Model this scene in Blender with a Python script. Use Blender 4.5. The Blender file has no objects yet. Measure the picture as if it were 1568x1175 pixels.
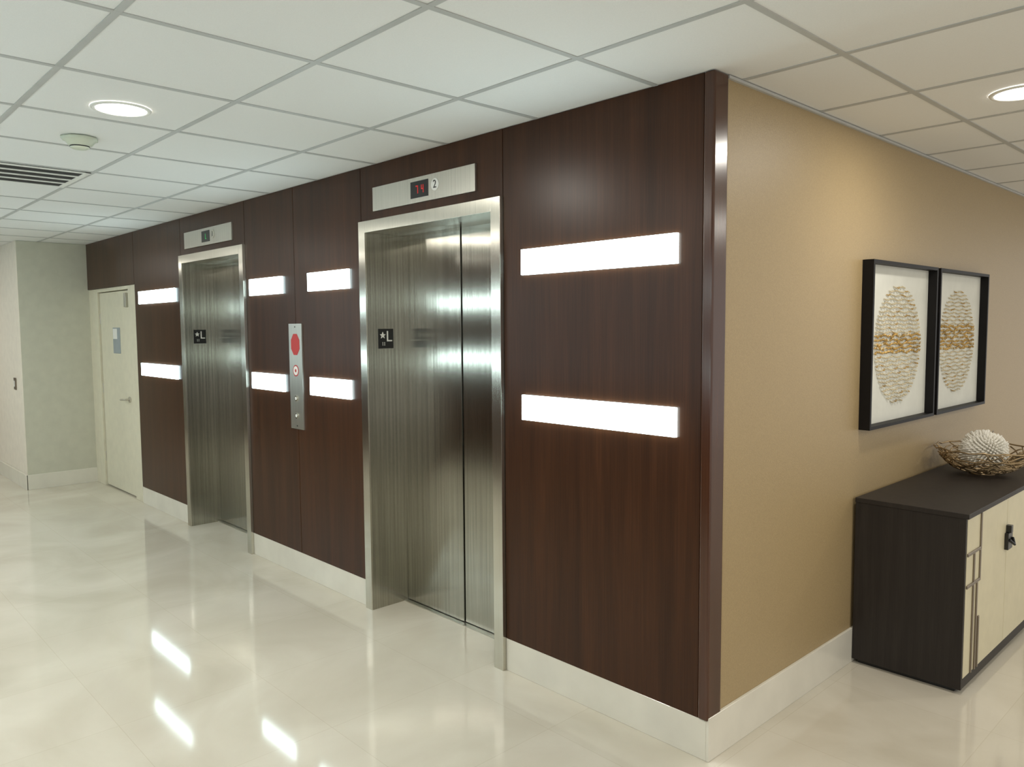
import bpy, bmesh, math, random
from mathutils import Vector, Matrix
random.seed(7)
scene=bpy.context.scene
H=2.465
# ------------------------------------------------------------ materials
def new_mat(name):
    m=bpy.data.materials.new(name); m.use_nodes=True
    nt=m.node_tree; b=nt.nodes['Principled BSDF']
    return m,nt,b
def simple(name,col,rough=.5,metal=0,spec=.5,emit=None,es=0,bump=None,var=0.04,coat=0):
    m,nt,b=new_mat(name)
    b.inputs['Roughness'].default_value=rough; b.inputs['Metallic'].default_value=metal
    b.inputs['Specular IOR Level'].default_value=spec
    b.inputs['Coat Weight'].default_value=coat
    tc=nt.nodes.new('ShaderNodeTexCoord'); n=nt.nodes.new('ShaderNodeTexNoise')
    n.inputs['Scale'].default_value=bump[0] if bump else 12; n.inputs['Detail'].default_value=4
    nt.links.new(tc.outputs['Object'],n.inputs['Vector'])
    r=nt.nodes.new('ShaderNodeValToRGB')
    r.color_ramp.elements[0].position=.3; r.color_ramp.elements[1].position=.7
    r.color_ramp.elements[0].color=[c*(1-var) for c in col]+[1]
    r.color_ramp.elements[1].color=[min(1,c*(1+var)) for c in col]+[1]
    nt.links.new(n.outputs['Fac'],r.inputs['Fac']); nt.links.new(r.outputs['Color'],b.inputs['Base Color'])
    if bump:
        bp=nt.nodes.new('ShaderNodeBump'); bp.inputs['Strength'].default_value=bump[1]; bp.inputs['Distance'].default_value=bump[2]
        nt.links.new(n.outputs['Fac'],bp.inputs['Height']); nt.links.new(bp.outputs['Normal'],b.inputs['Normal'])
    if emit:
        b.inputs['Emission Color'].default_value=list(emit)+[1]; b.inputs['Emission Strength'].default_value=es
    return m
def wood_mat(name,dark,mid,light,scale=1.0,rough=.33,spec=.5):
    m,nt,b=new_mat(name)
    tc=nt.nodes.new('ShaderNodeTexCoord')
    mp=nt.nodes.new('ShaderNodeMapping'); mp.inputs['Scale'].default_value=(8*scale,8*scale,.35*scale)
    nt.links.new(tc.outputs['Object'],mp.inputs['Vector'])
    n=nt.nodes.new('ShaderNodeTexNoise'); n.inputs['Scale'].default_value=1.6; n.inputs['Detail'].default_value=8; n.inputs['Roughness'].default_value=.62; n.inputs['Distortion'].default_value=.4
    nt.links.new(mp.outputs['Vector'],n.inputs['Vector'])
    mp2=nt.nodes.new('ShaderNodeMapping'); mp2.inputs['Scale'].default_value=(90*scale,90*scale,1.6*scale)
    nt.links.new(tc.outputs['Object'],mp2.inputs['Vector'])
    n2=nt.nodes.new('ShaderNodeTexNoise'); n2.inputs['Scale'].default_value=2; n2.inputs['Detail'].default_value=3
    nt.links.new(mp2.outputs['Vector'],n2.inputs['Vector'])
    mx=nt.nodes.new('ShaderNodeMath'); mx.operation='MULTIPLY_ADD'; mx.inputs[1].default_value=.35
    nt.links.new(n2.outputs['Fac'],mx.inputs[0])
    ml=nt.nodes.new('ShaderNodeMath'); ml.operation='MULTIPLY'; ml.inputs[1].default_value=.65
    nt.links.new(n.outputs['Fac'],ml.inputs[0]); nt.links.new(ml.outputs[0],mx.inputs[2])
    r=nt.nodes.new('ShaderNodeValToRGB'); r.color_ramp.elements[0].position=.34; r.color_ramp.elements[1].position=.66
    r.color_ramp.elements[0].color=list(dark)+[1]; r.color_ramp.elements[1].color=list(light)+[1]
    e=r.color_ramp.elements.new(.5); e.color=list(mid)+[1]
    nt.links.new(mx.outputs[0],r.inputs['Fac']); nt.links.new(r.outputs['Color'],b.inputs['Base Color'])
    b.inputs['Roughness'].default_value=rough; b.inputs['Specular IOR Level'].default_value=spec
    bp=nt.nodes.new('ShaderNodeBump'); bp.inputs['Strength'].default_value=.05; bp.inputs['Distance'].default_value=.001
    nt.links.new(n2.outputs['Fac'],bp.inputs['Height']); nt.links.new(bp.outputs['Normal'],b.inputs['Normal'])
    return m
WOOD=wood_mat('walnut_veneer',(.028,.0098,.0034),(.045,.0158,.0056),(.066,.0235,.0085),1.0,.30,.26)
POST=wood_mat('walnut_post',(.045,.015,.006),(.060,.021,.009),(.078,.028,.012),1.0,.20,.6)
BLACKWOOD=wood_mat('espresso_wood',(.022,.018,.016),(.028,.023,.020),(.036,.030,.026),2.0,.5,.25)
def marble():
    m,nt,b=new_mat('polished_marble')
    tc=nt.nodes.new('ShaderNodeTexCoord')
    n=nt.nodes.new('ShaderNodeTexNoise'); n.inputs['Scale'].default_value=1.3; n.inputs['Detail'].default_value=9; n.inputs['Distortion'].default_value=1.3
    nt.links.new(tc.outputs['Object'],n.inputs['Vector'])
    r=nt.nodes.new('ShaderNodeValToRGB'); r.color_ramp.elements[0].position=.3; r.color_ramp.elements[1].position=.72
    r.color_ramp.elements[0].color=(.54,.495,.405,1); r.color_ramp.elements[1].color=(.66,.62,.53,1)
    nt.links.new(n.outputs['Fac'],r.inputs['Fac'])
    br=nt.nodes.new('ShaderNodeTexBrick'); br.offset=0; br.inputs['Scale'].default_value=1
    br.inputs['Brick Width'].default_value=.61; br.inputs['Row Height'].default_value=.61
    br.inputs['Mortar Size'].default_value=.0015; br.inputs['Mortar Smooth'].default_value=.3
    br.inputs['Color1'].default_value=(1,1,1,1); br.inputs['Color2'].default_value=(.97,.97,.96,1); br.inputs['Mortar'].default_value=(.88,.86,.82,1)
    nt.links.new(tc.outputs['Object'],br.inputs['Vector'])
    mx=nt.nodes.new('ShaderNodeMix'); mx.data_type='RGBA'; mx.blend_type='MULTIPLY'; mx.inputs[0].default_value=1
    nt.links.new(r.outputs['Color'],mx.inputs[6]); nt.links.new(br.outputs['Color'],mx.inputs[7])
    nt.links.new(mx.outputs[2],b.inputs['Base Color'])
    b.inputs['Roughness'].default_value=.075; b.inputs['IOR'].default_value=1.5
    return m
MARBLE=marble()
def steel(name,col,rough,an=.8,rot=0.0,con=.1,fx=160):
    m,nt,b=new_mat(name)
    b.inputs['Metallic'].default_value=1
    tc=nt.nodes.new('ShaderNodeTexCoord'); mp=nt.nodes.new('ShaderNodeMapping'); mp.inputs['Scale'].default_value=(fx,fx,.6)
    nt.links.new(tc.outputs['Object'],mp.inputs['Vector'])
    n=nt.nodes.new('ShaderNodeTexNoise'); n.inputs['Scale'].default_value=2; n.inputs['Detail'].default_value=6
    nt.links.new(mp.outputs['Vector'],n.inputs['Vector'])
    r=nt.nodes.new('ShaderNodeValToRGB'); r.color_ramp.elements[0].position=.3; r.color_ramp.elements[1].position=.7
    r.color_ramp.elements[0].color=[c*(1-con) for c in col]+[1]; r.color_ramp.elements[1].color=[c*(1+con*.8) for c in col]+[1]
    nt.links.new(n.outputs['Fac'],r.inputs['Fac']); nt.links.new(r.outputs['Color'],b.inputs['Base Color'])
    b.inputs['Roughness'].default_value=rough; b.inputs['Anisotropic'].default_value=an
    t=nt.nodes.new('ShaderNodeTangent'); t.direction_type='RADIAL'; t.axis='Z'
    nt.links.new(t.outputs['Tangent'],b.inputs['Tangent'])
    b.inputs['Anisotropic Rotation'].default_value=rot
    return m
STEEL=steel('brushed_steel',(.43,.42,.365),.20,1.0,con=.2,fx=40)
STEEL_F=steel('brushed_steel_frame',(.64,.62,.55),.22,.9)
STEEL_P=steel('brushed_steel_plate',(.62,.60,.54),.32,.4)
TAN=simple('tan_wallcovering',(.365,.268,.138),.45,bump=(240,.3,.002),var=.09)
SAGE=simple('sage_paint',(.55,.54,.44),.6)
PINK=simple('blush_paint',(.74,.68,.58),.6)
DOORP=simple('cream_door_paint',(.68,.64,.50),.45)
BASE=simple('cream_marble_base',(.70,.67,.58),.16,bump=(5,.0,.001),var=.05)
TILE=simple('acoustic_tile',(.80,.80,.78),.85,bump=(260,.2,.002),var=.02)
TBAR=simple('ceiling_grid_metal',(.47,.475,.46),.5)
WHITE=simple('white_plastic',(.80,.80,.76),.4)
DARK=simple('dark_gap',(.006,.005,.005),.7)
BLACK=simple('black_lacquer',(.008,.008,.008),.28)
FRAMEB=simple('black_frame_paint',(.007,.006,.006),.5,spec=.2)
RED=simple('red_sign',(.50,.03,.03),.4)
REDLED=simple('red_led',(.2,0,0),.4,emit=(1,.05,.04),es=.35)
GREENREFL=simple('green_reflection',(0,.2,.05),.4,emit=(.1,1,.25),es=.35)  # dim green glow standing in for reflections around the indicator
GLOW=simple('backlit_acrylic',(.9,.95,.95),.3,emit=(.74,.96,1.0),es=10.0)
LAMP=simple('lamp_lens',(.9,.9,.9),.3,emit=(1,.97,.9),es=14)
MAT=simple('white_mat_board',(.70,.70,.63),.7)
GOLD=simple('gold_leaf',(.50,.32,.10),.45,metal=.35,var=.3)
PALEGOLD=simple('pale_gold',(.62,.53,.35),.55,metal=.1,var=.2)
IVORY=simple('ivory_shell',(.85,.82,.74),.5)
BRASS=simple('antique_brass',(.42,.31,.18),.35,metal=.8,var=.3)
CREAMLAC=simple('cream_lacquer',(.64,.58,.40),.4)
BRONZE=simple('bronze_strip',(.22,.18,.14),.35,metal=.7)
SIGN=simple('sign_grey_blue',(.30,.34,.36),.4)
DETECT=simple('detector_plastic',(.60,.64,.52),.4)
# ------------------------------------------------------------ mesh builder
class B:
    def __init__(s,name,mats,bevel=0,parent=None):
        s.name=name; s.mats=mats; s.bm=bmesh.new(); s.bevel=bevel; s.parent=parent; s.smooth=False
    def mi(s,m): 
        if m not in s.mats: s.mats.append(m)
        return s.mats.index(m)
    def box(s,x1,x2,y1,y2,z1,z2,m):
        i=s.mi(m); v=[s.bm.verts.new((x,y,z)) for x in (x1,x2) for y in (y1,y2) for z in (z1,z2)]
        for f in ((0,1,3,2),(4,6,7,5),(0,4,5,1),(2,3,7,6),(0,2,6,4),(1,5,7,3)):
            fc=s.bm.faces.new([v[k] for k in f]); fc.material_index=i
    def prism(s,pts,axis,a,b,m):
        i=s.mi(m)
        def P(p,t):
            q=list(p); q.insert(axis,t); return q
        A=[s.bm.verts.new(P(p,a)) for p in pts]; C=[s.bm.verts.new(P(p,b)) for p in pts]
        n=len(pts)
        for f in (A[::-1],C): s.bm.faces.new(f).material_index=i
        for k in range(n):
            s.bm.faces.new([A[k],A[(k+1)%n],C[(k+1)%n],C[k]]).material_index=i
    def disc(s,c,r,axis,a,b,m,n=32,r2=None):
        i=s.mi(m); r2=r if r2 is None else r2
        def ring(rr,t):
            o=[]
            for k in range(n):
                q=[c[0]+rr*math.cos(2*math.pi*k/n),c[1]+rr*math.sin(2*math.pi*k/n)]; q.insert(axis,t); o.append(s.bm.verts.new(q))
            return o
        A=ring(r,a); C=ring(r2,b)
        for f in (A[::-1],C): s.bm.faces.new(f).material_index=i
        for k in range(n):
            f=s.bm.faces.new([A[k],A[(k+1)%n],C[(k+1)%n],C[k]]); f.material_index=i; f.smooth=True
    def lathe(s,prof,c,m,n=40):
        i=s.mi(m); R=[]
        for r,z in prof:
            R.append([s.bm.verts.new((c[0]+r*math.cos(2*math.pi*k/n),c[1]+r*math.sin(2*math.pi*k/n),c[2]+z)) for k in range(n)])
        for a,b in zip(R,R[1:]):
            for k in range(n):
                f=s.bm.faces.new([a[k],a[(k+1)%n],b[(k+1)%n],b[k]]); f.material_index=i; f.smooth=True
    def tube(s,pts,r,m,n=6,closed=False,taper=None):
        i=s.mi(m); pts=[Vector(p) for p in pts]; R=[]; N=len(pts)
        for k,p in enumerate(pts):
            t=(pts[(k+1)%N] if (closed or k<N-1) else p)-(pts[k-1] if (closed or k>0) else p)
            t.normalize(); ref=Vector((0,0,1)) if abs(t.z)<.9 else Vector((1,0,0))
            u=t.cross(ref).normalized(); w=t.cross(u)
            rr=r*(taper[k] if taper else 1)
            R.append([s.bm.verts.new(p+rr*(math.cos(2*math.pi*j/n)*u+math.sin(2*math.pi*j/n)*w)) for j in range(n)])
        L=list(zip(R,R[1:]))+([(R[-1],R[0])] if closed else [])
        for a,b in L:
            for j in range(n):
                f=s.bm.faces.new([a[j],a[(j+1)%n],b[(j+1)%n],b[j]]); f.material_index=i; f.smooth=True
        if not closed:
            s.bm.faces.new(R[0][::-1]).material_index=i; s.bm.faces.new(R[-1]).material_index=i
    def done(s):
        bmesh.ops.recalc_face_normals(s.bm,faces=s.bm.faces)
        me=bpy.data.meshes.new(s.name)
        co=[v.co for v in s.bm.verts]; lo=Vector([min(c[k] for c in co) for k in range(3)]); hi=Vector([max(c[k] for c in co) for k in range(3)])
        o=Vector(((lo.x+hi.x)/2,(lo.y+hi.y)/2,lo.z))
        bmesh.ops.translate(s.bm,verts=s.bm.verts,vec=-o)
        s.bm.to_mesh(me); s.bm.free()
        ob=bpy.data.objects.new(s.name,me); scene.collection.objects.link(ob)
        for m in s.mats: me.materials.append(m)
        ob.location=o
        if s.bevel:
            md=ob.modifiers.new('bevel','BEVEL'); md.width=s.bevel; md.segments=3; md.limit_method='ANGLE'; md.angle_limit=math.radians(50)
            md.harden_normals=False
        if s.parent:
            ob.parent=s.parent; ob.matrix_parent_inverse=Matrix.Translation(-s.parent.location)
        return ob
def text(name,body,loc,rot,size,mat,parent,ext=.0008):
    c=bpy.data.curves.new(name,'FONT'); c.body=body; c.size=size; c.extrude=ext; c.align_x='CENTER'; c.align_y='CENTER'
    c.materials.append(mat)
    o=bpy.data.objects.new(name,c); scene.collection.objects.link(o)
    o.location=loc; o.rotation_euler=rot
    o.parent=parent; o.matrix_parent_inverse=Matrix.Translation(-parent.location)
    return o
# ------------------------------------------------------------ room shell
XW=-12.0; XE=6.0; YS=-3.05; YN=8.0
b=B('floor',[MARBLE]); b.box(XW,XE,YS-3,YN,-.08,0,MARBLE); b.done()
gx0,gy0,g=-.24,-1.04,.61
b=B('ceiling',[TILE,TBAR]); b.box(XW,XE,YS-3,YN,H+.002,H+.06,TILE)
i=-30
while True:
    x=gx0+g*i; i+=1
    if x<XW: continue
    if x>XE: break
    b.box(x-.011,x+.011,YS-3,YN,H-.001,H+.004,TBAR)
j=-20
while True:
    y=gy0+g*j; j+=1
    if y<YS-3: continue
    if y>YN: break
    b.box(XW,XE,y-.011,y+.011,H-.0008,H+.005,TBAR)
b.done()
E=[(-2.215,-1.065),(-4.835,-3.675)]; ZT=2.17; BB=.152; WL=-7.38; WD=-5.95
b=B('wall_north',[WOOD,DARK],bevel=.0015)
gp=.002
def panel(x1,x2,z1,z2): b.box(x1+gp,x2-gp,0,.02,z1,z2,WOOD)
panel(-1.065,-.034,BB,H); panel(-2.215,-1.065,ZT,H); panel(-2.985,-2.215,BB,H); panel(-3.675,-2.985,BB,H)
panel(-4.835,-3.675,ZT,H); panel(WD,-4.835,BB,H)
b.box(-1.065,-.03,.02,.40,0,H,DARK); b.box(-2.215,-1.065,.02,.40,ZT,H,DARK); b.box(-3.675,-2.215,.02,.40,0,H,DARK)
b.box(-4.835,-3.675,.02,.40,ZT,H,DARK); b.box(WD,-4.835,.02,.40,0,H,DARK)
b.done()
b=B('trim_3',[WOOD,DARK],bevel=.0015); b.box(WL+.002,WD-gp,0,.02,2.0,H,WOOD); b.box(WL,WD,.02,.4,2.0,H,DARK); b.done()
b=B('trim_1',[POST],bevel=.008); b.box(-.034,.010,-.006,.085,BB,H,POST); b.done()
b=B('baseboard_north',[BASE],bevel=.002)
for x1,x2 in ((-1.065,0),(-3.675,-2.215),(WD,-4.835)): b.box(x1,x2,0.0,.02,0,BB,BASE)
b.done()
b=B('wall_east',[TAN]); b.box(-.03,0,.02,YN,0,H,TAN); b.done()
b=B('baseboard_east',[BASE],bevel=.002); b.box(0,.012,0,YN,0,.165,BASE); b.done()
b=B('trim_2',[TBAR]); b.box(0,.012,.085,YN,H-.012,H-.002,TBAR); b.done()
b=B('wall_west',[SAGE,PINK]); b.box(WL-.15,WL,-.62,.4,0,H,SAGE); b.box(XW,WL-.15,-.62,-.47,0,H,PINK); b.box(WL-.15,WL-.001,-.622,-.619,0,H,PINK); b.done()
b=B('baseboard_west',[BASE],bevel=.002); b.box(WL,WL+.012,-.632,.02,0,.15,BASE); b.box(XW,WL+.012,-.636,-.622,0,.15,BASE); b.done()
b=B('wall_far_west',[SAGE]); b.box(XW-.1,XW,YS,-.47,0,H,SAGE); b.done()
b=B('wall_south',[WOOD,TAN]); b.box(XW,.6,YS-.15,YS,0,H,WOOD); b.done()
# ------------------------------------------------------------ backlit panels
def light_panel(x1,x2,z1,z2,y=0,sgn=-1):
    p=B('wall_light_panel',[GLOW],bevel=.002)
    ya,yb=sorted((y+sgn*.013,y))
    p.box(x1,x2,ya,yb,z1,z2,GLOW); return p.done()
for x1,x2 in ((-.94,-.134),(-2.805,-2.342),(-3.603,-3.137),(-5.82,-4.97)):
    light_panel(x1,x2,1.815,1.925); light_panel(x1,x2,1.182,1.292)
for x1 in (-8.5,-7.4,-6.3,-5.2,-4.1,-3.0,-1.9,-.8):
    light_panel(x1,x1+.82,1.815,1.925,YS,1); light_panel(x1,x1+.82,1.182,1.292,YS,1)
# ------------------------------------------------------------ elevators
def elevator(l,r):
    e=B('elevator',[STEEL,STEEL_F,DARK,BLACK],bevel=.0015)
    w=.062; yb=.23
    e.box(l,l+w,-.02,yb+.06,0,ZT,STEEL_F); e.box(r-w,r,-.02,yb+.06,0,ZT,STEEL_F)
    e.box(l+w,r-w,-.02,yb+.06,ZT-w,ZT,STEEL_F)
    e.box(l+w,l+w+.0015,-.012,yb,0,ZT-w,STEEL)
    mid=(l+w+r-w)/2
    e.box(l+w,mid-.003,yb,yb+.03,.008,ZT-w,STEEL); e.box(mid+.004,r-w,yb+.006,yb+.036,.008,ZT-w,STEEL)
    e.box(l+w,r-w,yb+.036,yb+.06,0,ZT-w,DARK)
    e.box(l+w,r-w,yb-.03,yb+.036,-.0005,.005,STEEL_P)
    e.box(l+w,l+w+.004,.055,.155,1.475,1.585,BLACK)
    ob=e.done()
    text('floor_letter','L',(l+w+.005,.125,1.54),(math.pi/2,0,math.pi/2),.085,WHITE,ob)
    s=B('star',[WHITE],parent=ob); pts=[]
    for k in range(10):
        a=math.pi/2+k*math.pi/5; rr=.020 if k%2==0 else .009; pts.append((.083+rr*math.cos(a),1.548+rr*math.sin(a)))
    s.prism(pts,0,l+w+.003,l+w+.006,WHITE); s.done()
    t=B('braille',[WHITE],parent=ob)
    for k in range(6): t.disc((.083+.012*(k//3),1.508-.007*(k%3)),.0022,0,l+w+.003,l+w+.006,WHITE,n=8)
    t.done()
for l,r in E: elevator(l,r)
SEG={'4':'bcfg','2':'abged','L':'def','7':'abc'}
def digit(bb,ch,x,z,s,m,y):
    t=s*.14; w=s*.5
    S={'a':(0,w,s-t,s),'g':(0,w,s/2-t/2,s/2+t/2),'d':(0,w,0,t),'f':(0,t,s/2,s),'e':(0,t,0,s/2),'b':(w-t,w,s/2,s),'c':(w-t,w,0,s/2)}
    for k in SEG[ch]:
        a,b2,c,d=S[k]; bb.box(x+a,x+b2,y-.0015,y,z+c,z+d,m)
def indicator(x1,x2,on):
    p=B('elevator_indicator_panel',[STEEL_P,BLACK],bevel=.0008)
    p.box(x1,x2,-.012,0,2.215,2.34,STEEL_P)
    cx=x1+.345
    p.box(cx,cx+.145,-.014,-.012,2.238,2.320,BLACK)
    if on:
        digit(p,'7',cx+.045,2.258,.040,REDLED,-.014); digit(p,'4',cx+.090,2.258,.040,REDLED,-.014)
    else:
        digit(p,'L',cx+.070,2.258,.040,GREENREFL,-.014)  # added glowing digit imitates greenish reflections on this dark display
    p.disc((cx+.200,2.285),.030,1,-.015,-.012,WHITE if on else STEEL_F)
    ob=p.done()
    text('car_number','2' if on else '1',(cx+.200,-.0155,2.285),(math.pi/2,0,0),.055,BLACK,ob)
indicator(-2.08,-1.24,True); indicator(-4.72,-3.855,False)
p=B('elevator_call_panel',[STEEL_P,RED,WHITE,BLACK],bevel=.001)
cx=-2.98
p.box(cx-.082,cx+.082,-.010,0,.955,1.62,STEEL_P)
pts=[(cx+.058*math.cos(a),1.49+.072*math.sin(a)) for a in [k*math.pi/4+math.pi/8 for k in range(8)]]
p.prism([(x,z) for x,z in pts],1,-.0115,-.010,RED)
p.disc((cx,1.325),.036,1,-.0115,-.010,RED); p.disc((cx,1.325),.029,1,-.012,-.010,WHITE); p.disc((cx,1.325),.011,1,-.0125,-.010,RED,n=12)
p.disc((cx,1.15),.018,1,-.016,-.010,STEEL_F); p.disc((cx,1.15),.011,1,-.017,-.010,WHITE)
p.disc((cx,1.04),.018,1,-.016,-.010,STEEL_F); p.disc((cx,1.04),.011,1,-.017,-.010,WHITE)
for zz in (.975,1.60): p.disc((cx,zz),.005,1,-.012,-.010,BLACK,n=10)
p.done()
# ------------------------------------------------------------ service door
d=B('door_1',[DOORP,DARK,SIGN,WHITE,STEEL_P],bevel=.002)
yd=.03
d.box(WL,-7.10,yd-.02,.2,0,1.998,DOORP); d.box(-6.17,WD-.001,yd-.02,.2,0,1.998,DOORP); d.box(-7.10,-6.17,yd-.02,.2,1.965,1.998,DOORP)
d.box(-7.10,-6.17,.08,.19,0,1.965,DARK)
d.box(-7.092,-6.178,yd,.075,.012,1.957,DOORP)
d.box(-6.71,-6.50,yd-.004,yd,1.36,1.61,SIGN); d.box(-6.70,-6.58,yd-.006,yd,1.50,1.60,WHITE)
d.disc((-6.29,.93),.028,1,yd-.010,yd,STEEL_P); d.tube([(-6.29,yd-.006,.93),(-6.29,yd-.05,.93),(-6.33,yd-.055,.93),(-6.41,yd-.05,.925)],.009,STEEL_P,n=10)
for zz in (.3,1.0,1.7): d.box(-7.105,-7.09,yd-.006,yd+.01,zz-.05,zz+.05,STEEL_P)
d.box(-6.27,-6.22,yd-.03,yd,1.80,1.93,STEEL_P)
d.done()
s=B('light_switch',[WHITE,BRONZE],bevel=.001); s.box(-7.74,-7.66,-.630,-.622,.99,1.11,BRONZE); s.box(-7.712,-7.688,-.636,-.630,1.02,1.08,WHITE); s.done()
# ------------------------------------------------------------ ceiling fixtures
def downlight(x,y,pw):
    d=B('recessed_downlight',[WHITE,LAMP])
    d.lathe([(.092,-.001),(.094,-.006),(.108,-.005),(.111,-.0005)],(x,y,H),WHITE)
    d.disc((x,y),.093,2,H-.0035,H-.001,LAMP); ob=d.done()
    l=bpy.data.lights.new('downlight_lamp','AREA'); l.shape='DISK'; l.size=.17; l.energy=pw; l.color=(1,.955,.87)
    lo=bpy.data.objects.new('downlight_lamp',l); scene.collection.objects.link(lo); lo.location=(x,y,H-.012)
    lo.parent=ob; lo.matrix_parent_inverse=Matrix.Translation(-ob.location)
PW=18.5
for x,y,k in ((-1.85,-1.335,1),(.65,1.10,.5),(.65,-1.345,.9),(-4.3,-2.4,1.1),(-6.7,-2.4,1.1),(-9.3,-1.9,1.2),(-1.85,-2.56,.8),(2.2,3.54,.9),(3.1,1.1,1),(3.1,-1.3,1),(2.2,6.0,1)):  # first two in view; the rest are unseen downlights added to light the room
    downlight(x,y,PW*k)
s=B('smoke_detector',[DETECT,DARK])
c=(-2.47,-1.325,H)
s.lathe([(.0,-.002),(.078,-.002),(.078,-.012),(.066,-.016),(.052,-.034),(.046,-.036)],c,DETECT,n=8)
s.lathe([(.046,-.036),(.040,-.038),(.040,-.046),(.030,-.052),(.0,-.054)],c,DETECT,n=24)
s.lathe([(.041,-.039),(.0415,-.044)],c,DARK,n=24)
s.done()
v=B('air_vent',[WHITE,DARK],bevel=.0005)
vx1,vx2,vy1,vy2=-3.885,-3.305,-1.64,-1.05
v.box(vx1,vx2,vy1,vy2,H-.0035,H+.001,DARK)
v.box(vx1,vx2,vy1,vy1+.03,H-.006,H-.002,WHITE); v.box(vx1,vx2,vy2-.03,vy2,H-.006,H-.002,WHITE)
for t in range(5):
    x=vx1+t*(.58-.03)/4
    v.box(x,x+.03,vy1,vy2,H-.007,H-.002,WHITE)
v.done()
# ------------------------------------------------------------ artwork
def art(y1,y2,seed,goldlo,goldhi):
    rnd=random.Random(seed)
    z1,z2=1.10,1.888; D=.052; w=.016
    a=B('framed_artwork',[FRAMEB,MAT,GOLD,PALEGOLD],bevel=.001)
    a.box(0.001,D,y1,y1+w,z1,z2,FRAMEB); a.box(0.001,D,y2-w,y2,z1,z2,FRAMEB)
    a.box(0.001,D,y1+w,y2-w,z1,z1+w,FRAMEB); a.box(0.001,D,y1+w,y2-w,z2-w,z2,FRAMEB)
    a.box(0.001,.008,y1+w,y2-w,z1+w,z2-w,MAT)
    cy=(y1+y2)/2; cz=(z1+z2)/2; R=.292
    rows=29
    for i in range(rows):
        zz=-R+ (i+.5)*2*R/rows
        hw=math.sqrt(max(0,R*R-zz*zz)); y=-hw
        ph=rnd.random()*6
        gold=goldlo<zz<goldhi
        while y<hw:
            L=rnd.uniform(.025,.045) if not gold else rnd.uniform(.010,.026)
            ye=min(y+L,hw)
            m=GOLD if ((gold and rnd.random()<.85) or rnd.random()<.12) else PALEGOLD
            pts=[]
            for t in range(4):
                yy=y+(ye-y)*t/3
                pts.append((.010+.005*math.sin(math.pi*t/3)+rnd.random()*.002, cy+yy, cz+zz+.0035*math.sin(yy*45+ph)+(-.006 if not gold else rnd.uniform(-.007,.007))*math.sin(math.pi*t/3)))
            a.tube(pts,.0030 if not gold else .0046,m,n=5,taper=[.5,1.1,1.1,.5])
            y=ye+rnd.uniform(.000,.004)
    a.done()
art(1.264,2.105,1,-.045,.050); art(2.146,2.99,2,-.05,.09)
# ------------------------------------------------------------ cabinet
cb=B('sideboard_cabinet',[BLACKWOOD,CREAMLAC,BRONZE,BLACK],bevel=.002)
X1,X2,Y1,Y2,T=.014,.478,1.222,3.02,.79
cb.box(X1,X2+.012,Y1-.006,Y2+.006,T-.022,T,BLACKWOOD)
cb.box(X1+.002,X2-.02,Y1+.018,Y2-.018,.03,T-.022,BLACKWOOD)
cb.box(X1,X2,Y1,Y1+.018,.02,T-.022,BLACKWOOD); cb.box(X1,X2,Y2-.018,Y2,.02,T-.022,BLACKWOOD)
cb.box(X2-.02,X2-.001,Y1+.018,Y2-.018,.02,.062,BLACKWOOD)
cb.box(X1+.02,X2-.03,Y1+.02,Y2-.02,0,.03,BLACK)
n=3; wd=(Y2-Y1-.036)/n
for i in range(n):
    ya=Y1+.018+i*wd+.002; yb=ya+wd-.004
    cb.box(X2-.019,X2+.001,ya,yb,.066,T-.028,CREAMLAC)
    mir=(i%2==1)
    def st(u1,u2,z1,z2,dd=.007):
        if mir: u1,u2=wd-.004-u2,wd-.004-u1
        cb.box(X2+.001,X2+dd,ya+u1,ya+u2,z1,z2,BRONZE)
    s=.014
    st(.17,.17+s,.60,T-.028); st(.0,.17,.60,.60+s); st(.085,.085+s,.46+s,.60); st(.0,.17,.46,.46+s); st(.17,.17+s,.46,.60,.0065)
    st(.085,.085+s,.066,.46); st(.135,.135+s,.066,.46); st(.17,.17+s,.066,.3)
for i in (1,2):
    yc=Y1+.018+i*wd
    cb.box(X2+.001,X2+.018,yc-.035,yc+.035,.52,.60,BLACK); cb.box(X2+.001,X2+.024,yc-.015,yc+.015,.60,.635,BLACK)
    cb.tube([(X2+.02,yc-.03,.57),(X2+.035,yc,.545),(X2+.02,yc+.03,.57)],.007,BLACK)
cb.done()
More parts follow.
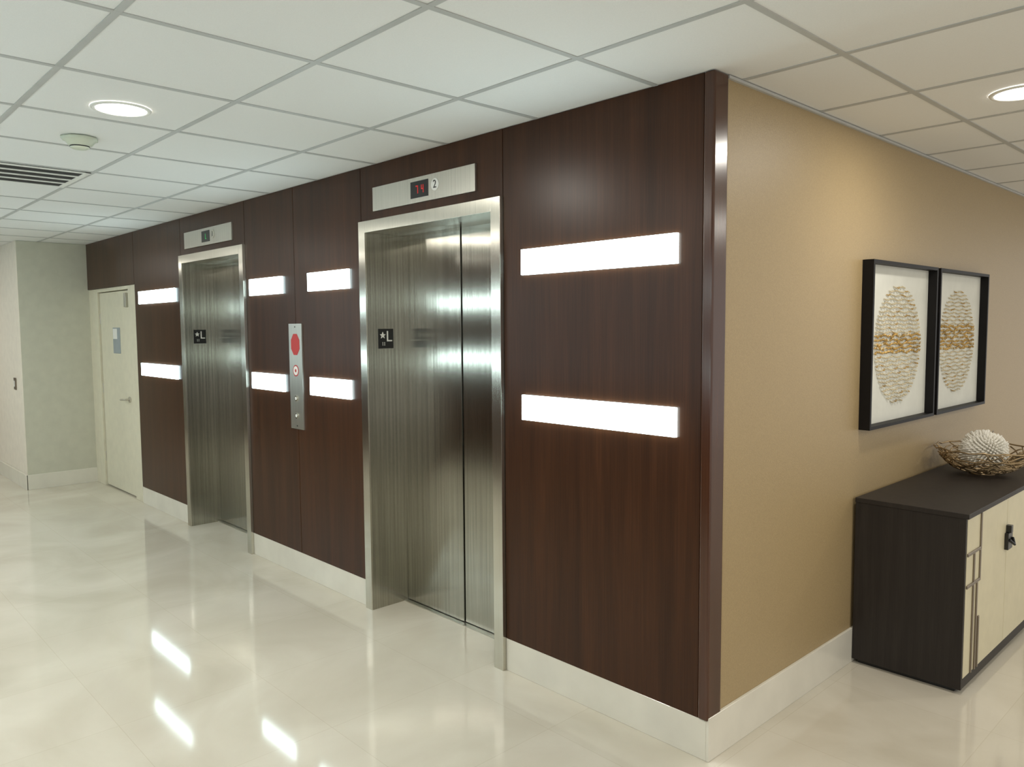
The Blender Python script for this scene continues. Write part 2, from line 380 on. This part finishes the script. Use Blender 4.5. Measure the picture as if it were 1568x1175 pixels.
# ------------------------------------------------------------ bowl and urchin
bc=(.25,2.27,T)
bw=B('woven_metal_bowl',[BRASS])
def bowlp(t,a):
    r=.06+.175*t**.75; z=.012+.125*t**1.7
    return Vector((bc[0]+r*math.cos(a),bc[1]+r*math.sin(a),bc[2]+z))
rnd=random.Random(3)
for k in range(120):
    a=rnd.random()*6.283; t0=rnd.random()*.5; d=rnd.choice((-1,1))*rnd.uniform(.5,1.4); pts=[]
    for q in range(9):
        t=min(1,t0+q/8*rnd.uniform(.45,.6)); p=bowlp(t,a+d*q/8); p+=Vector((rnd.uniform(-.003,.003),rnd.uniform(-.003,.003),rnd.uniform(-.003,.003))); pts.append(p)
    bw.tube(pts,.0036,BRASS,n=5)
for t in (.0,.25,.5,.75,1.0):
    bw.tube([bowlp(t,2*math.pi*k/48)+Vector((0,0,rnd.uniform(-.006,.006)*t)) for k in range(48)],.0042,BRASS,n=5,closed=True)
bw.lathe([(.0,.001),(.07,.001),(.065,.012),(.0,.014)],bc,BRASS)
bw.done()
u=B('sea_urchin_ornament',[IVORY])
uc=Vector((bc[0],bc[1],T+.118))
u.lathe([(max(.0005,.085*math.sin(math.pi*k/16)),-.085*math.cos(math.pi*k/16)) for k in range(17)],uc,IVORY,n=28)
N=520
for k in range(N):
    z=1-2*(k+.5)/N; ph=k*2.39996; r=math.sqrt(1-z*z); dr=Vector((r*math.cos(ph),r*math.sin(ph),z))
    if z<-.6: continue
    L=.116+rnd.uniform(-.008,.008)
    side=dr.cross(Vector((0,0,1)))
    e=uc+dr*L+side*.012
    if e.z<T+.02: continue
    u.tube([uc+dr*.07,uc+dr*(.07+L)/2+side*.002,e],.0066,IVORY,n=5,taper=[1.2,1,.6])
u.done()
# ------------------------------------------------------------ world, camera
w=bpy.data.worlds.new('lobby'); scene.world=w; w.use_nodes=True
bg=w.node_tree.nodes['Background']; bg.inputs['Color'].default_value=(1,.985,.95,1); bg.inputs['Strength'].default_value=.95
cam=bpy.data.cameras.new('camera'); co=bpy.data.objects.new('camera',cam); scene.collection.objects.link(co)
pitch,yaw,roll=.0726,.7587,-.0069
F=Vector((-math.cos(yaw),math.sin(yaw),0)); R=Vector((F.y,-F.x,0)); Z=Vector((0,0,1))
f=math.cos(pitch)*F-math.sin(pitch)*Z; up=math.cos(pitch)*Z+math.sin(pitch)*F
r2=math.cos(roll)*R+math.sin(roll)*up; u2=-math.sin(roll)*R+math.cos(roll)*up
M=Matrix((r2,u2,-f)).transposed().to_4x4(); M.translation=Vector((1.5058,-2.3890,1.5903)); co.matrix_world=M
cam.sensor_width=36; cam.lens=36*1191.27/1568; cam.clip_start=.02
scene.camera=co
scene.view_settings.view_transform='Standard'; scene.view_settings.exposure=0.0
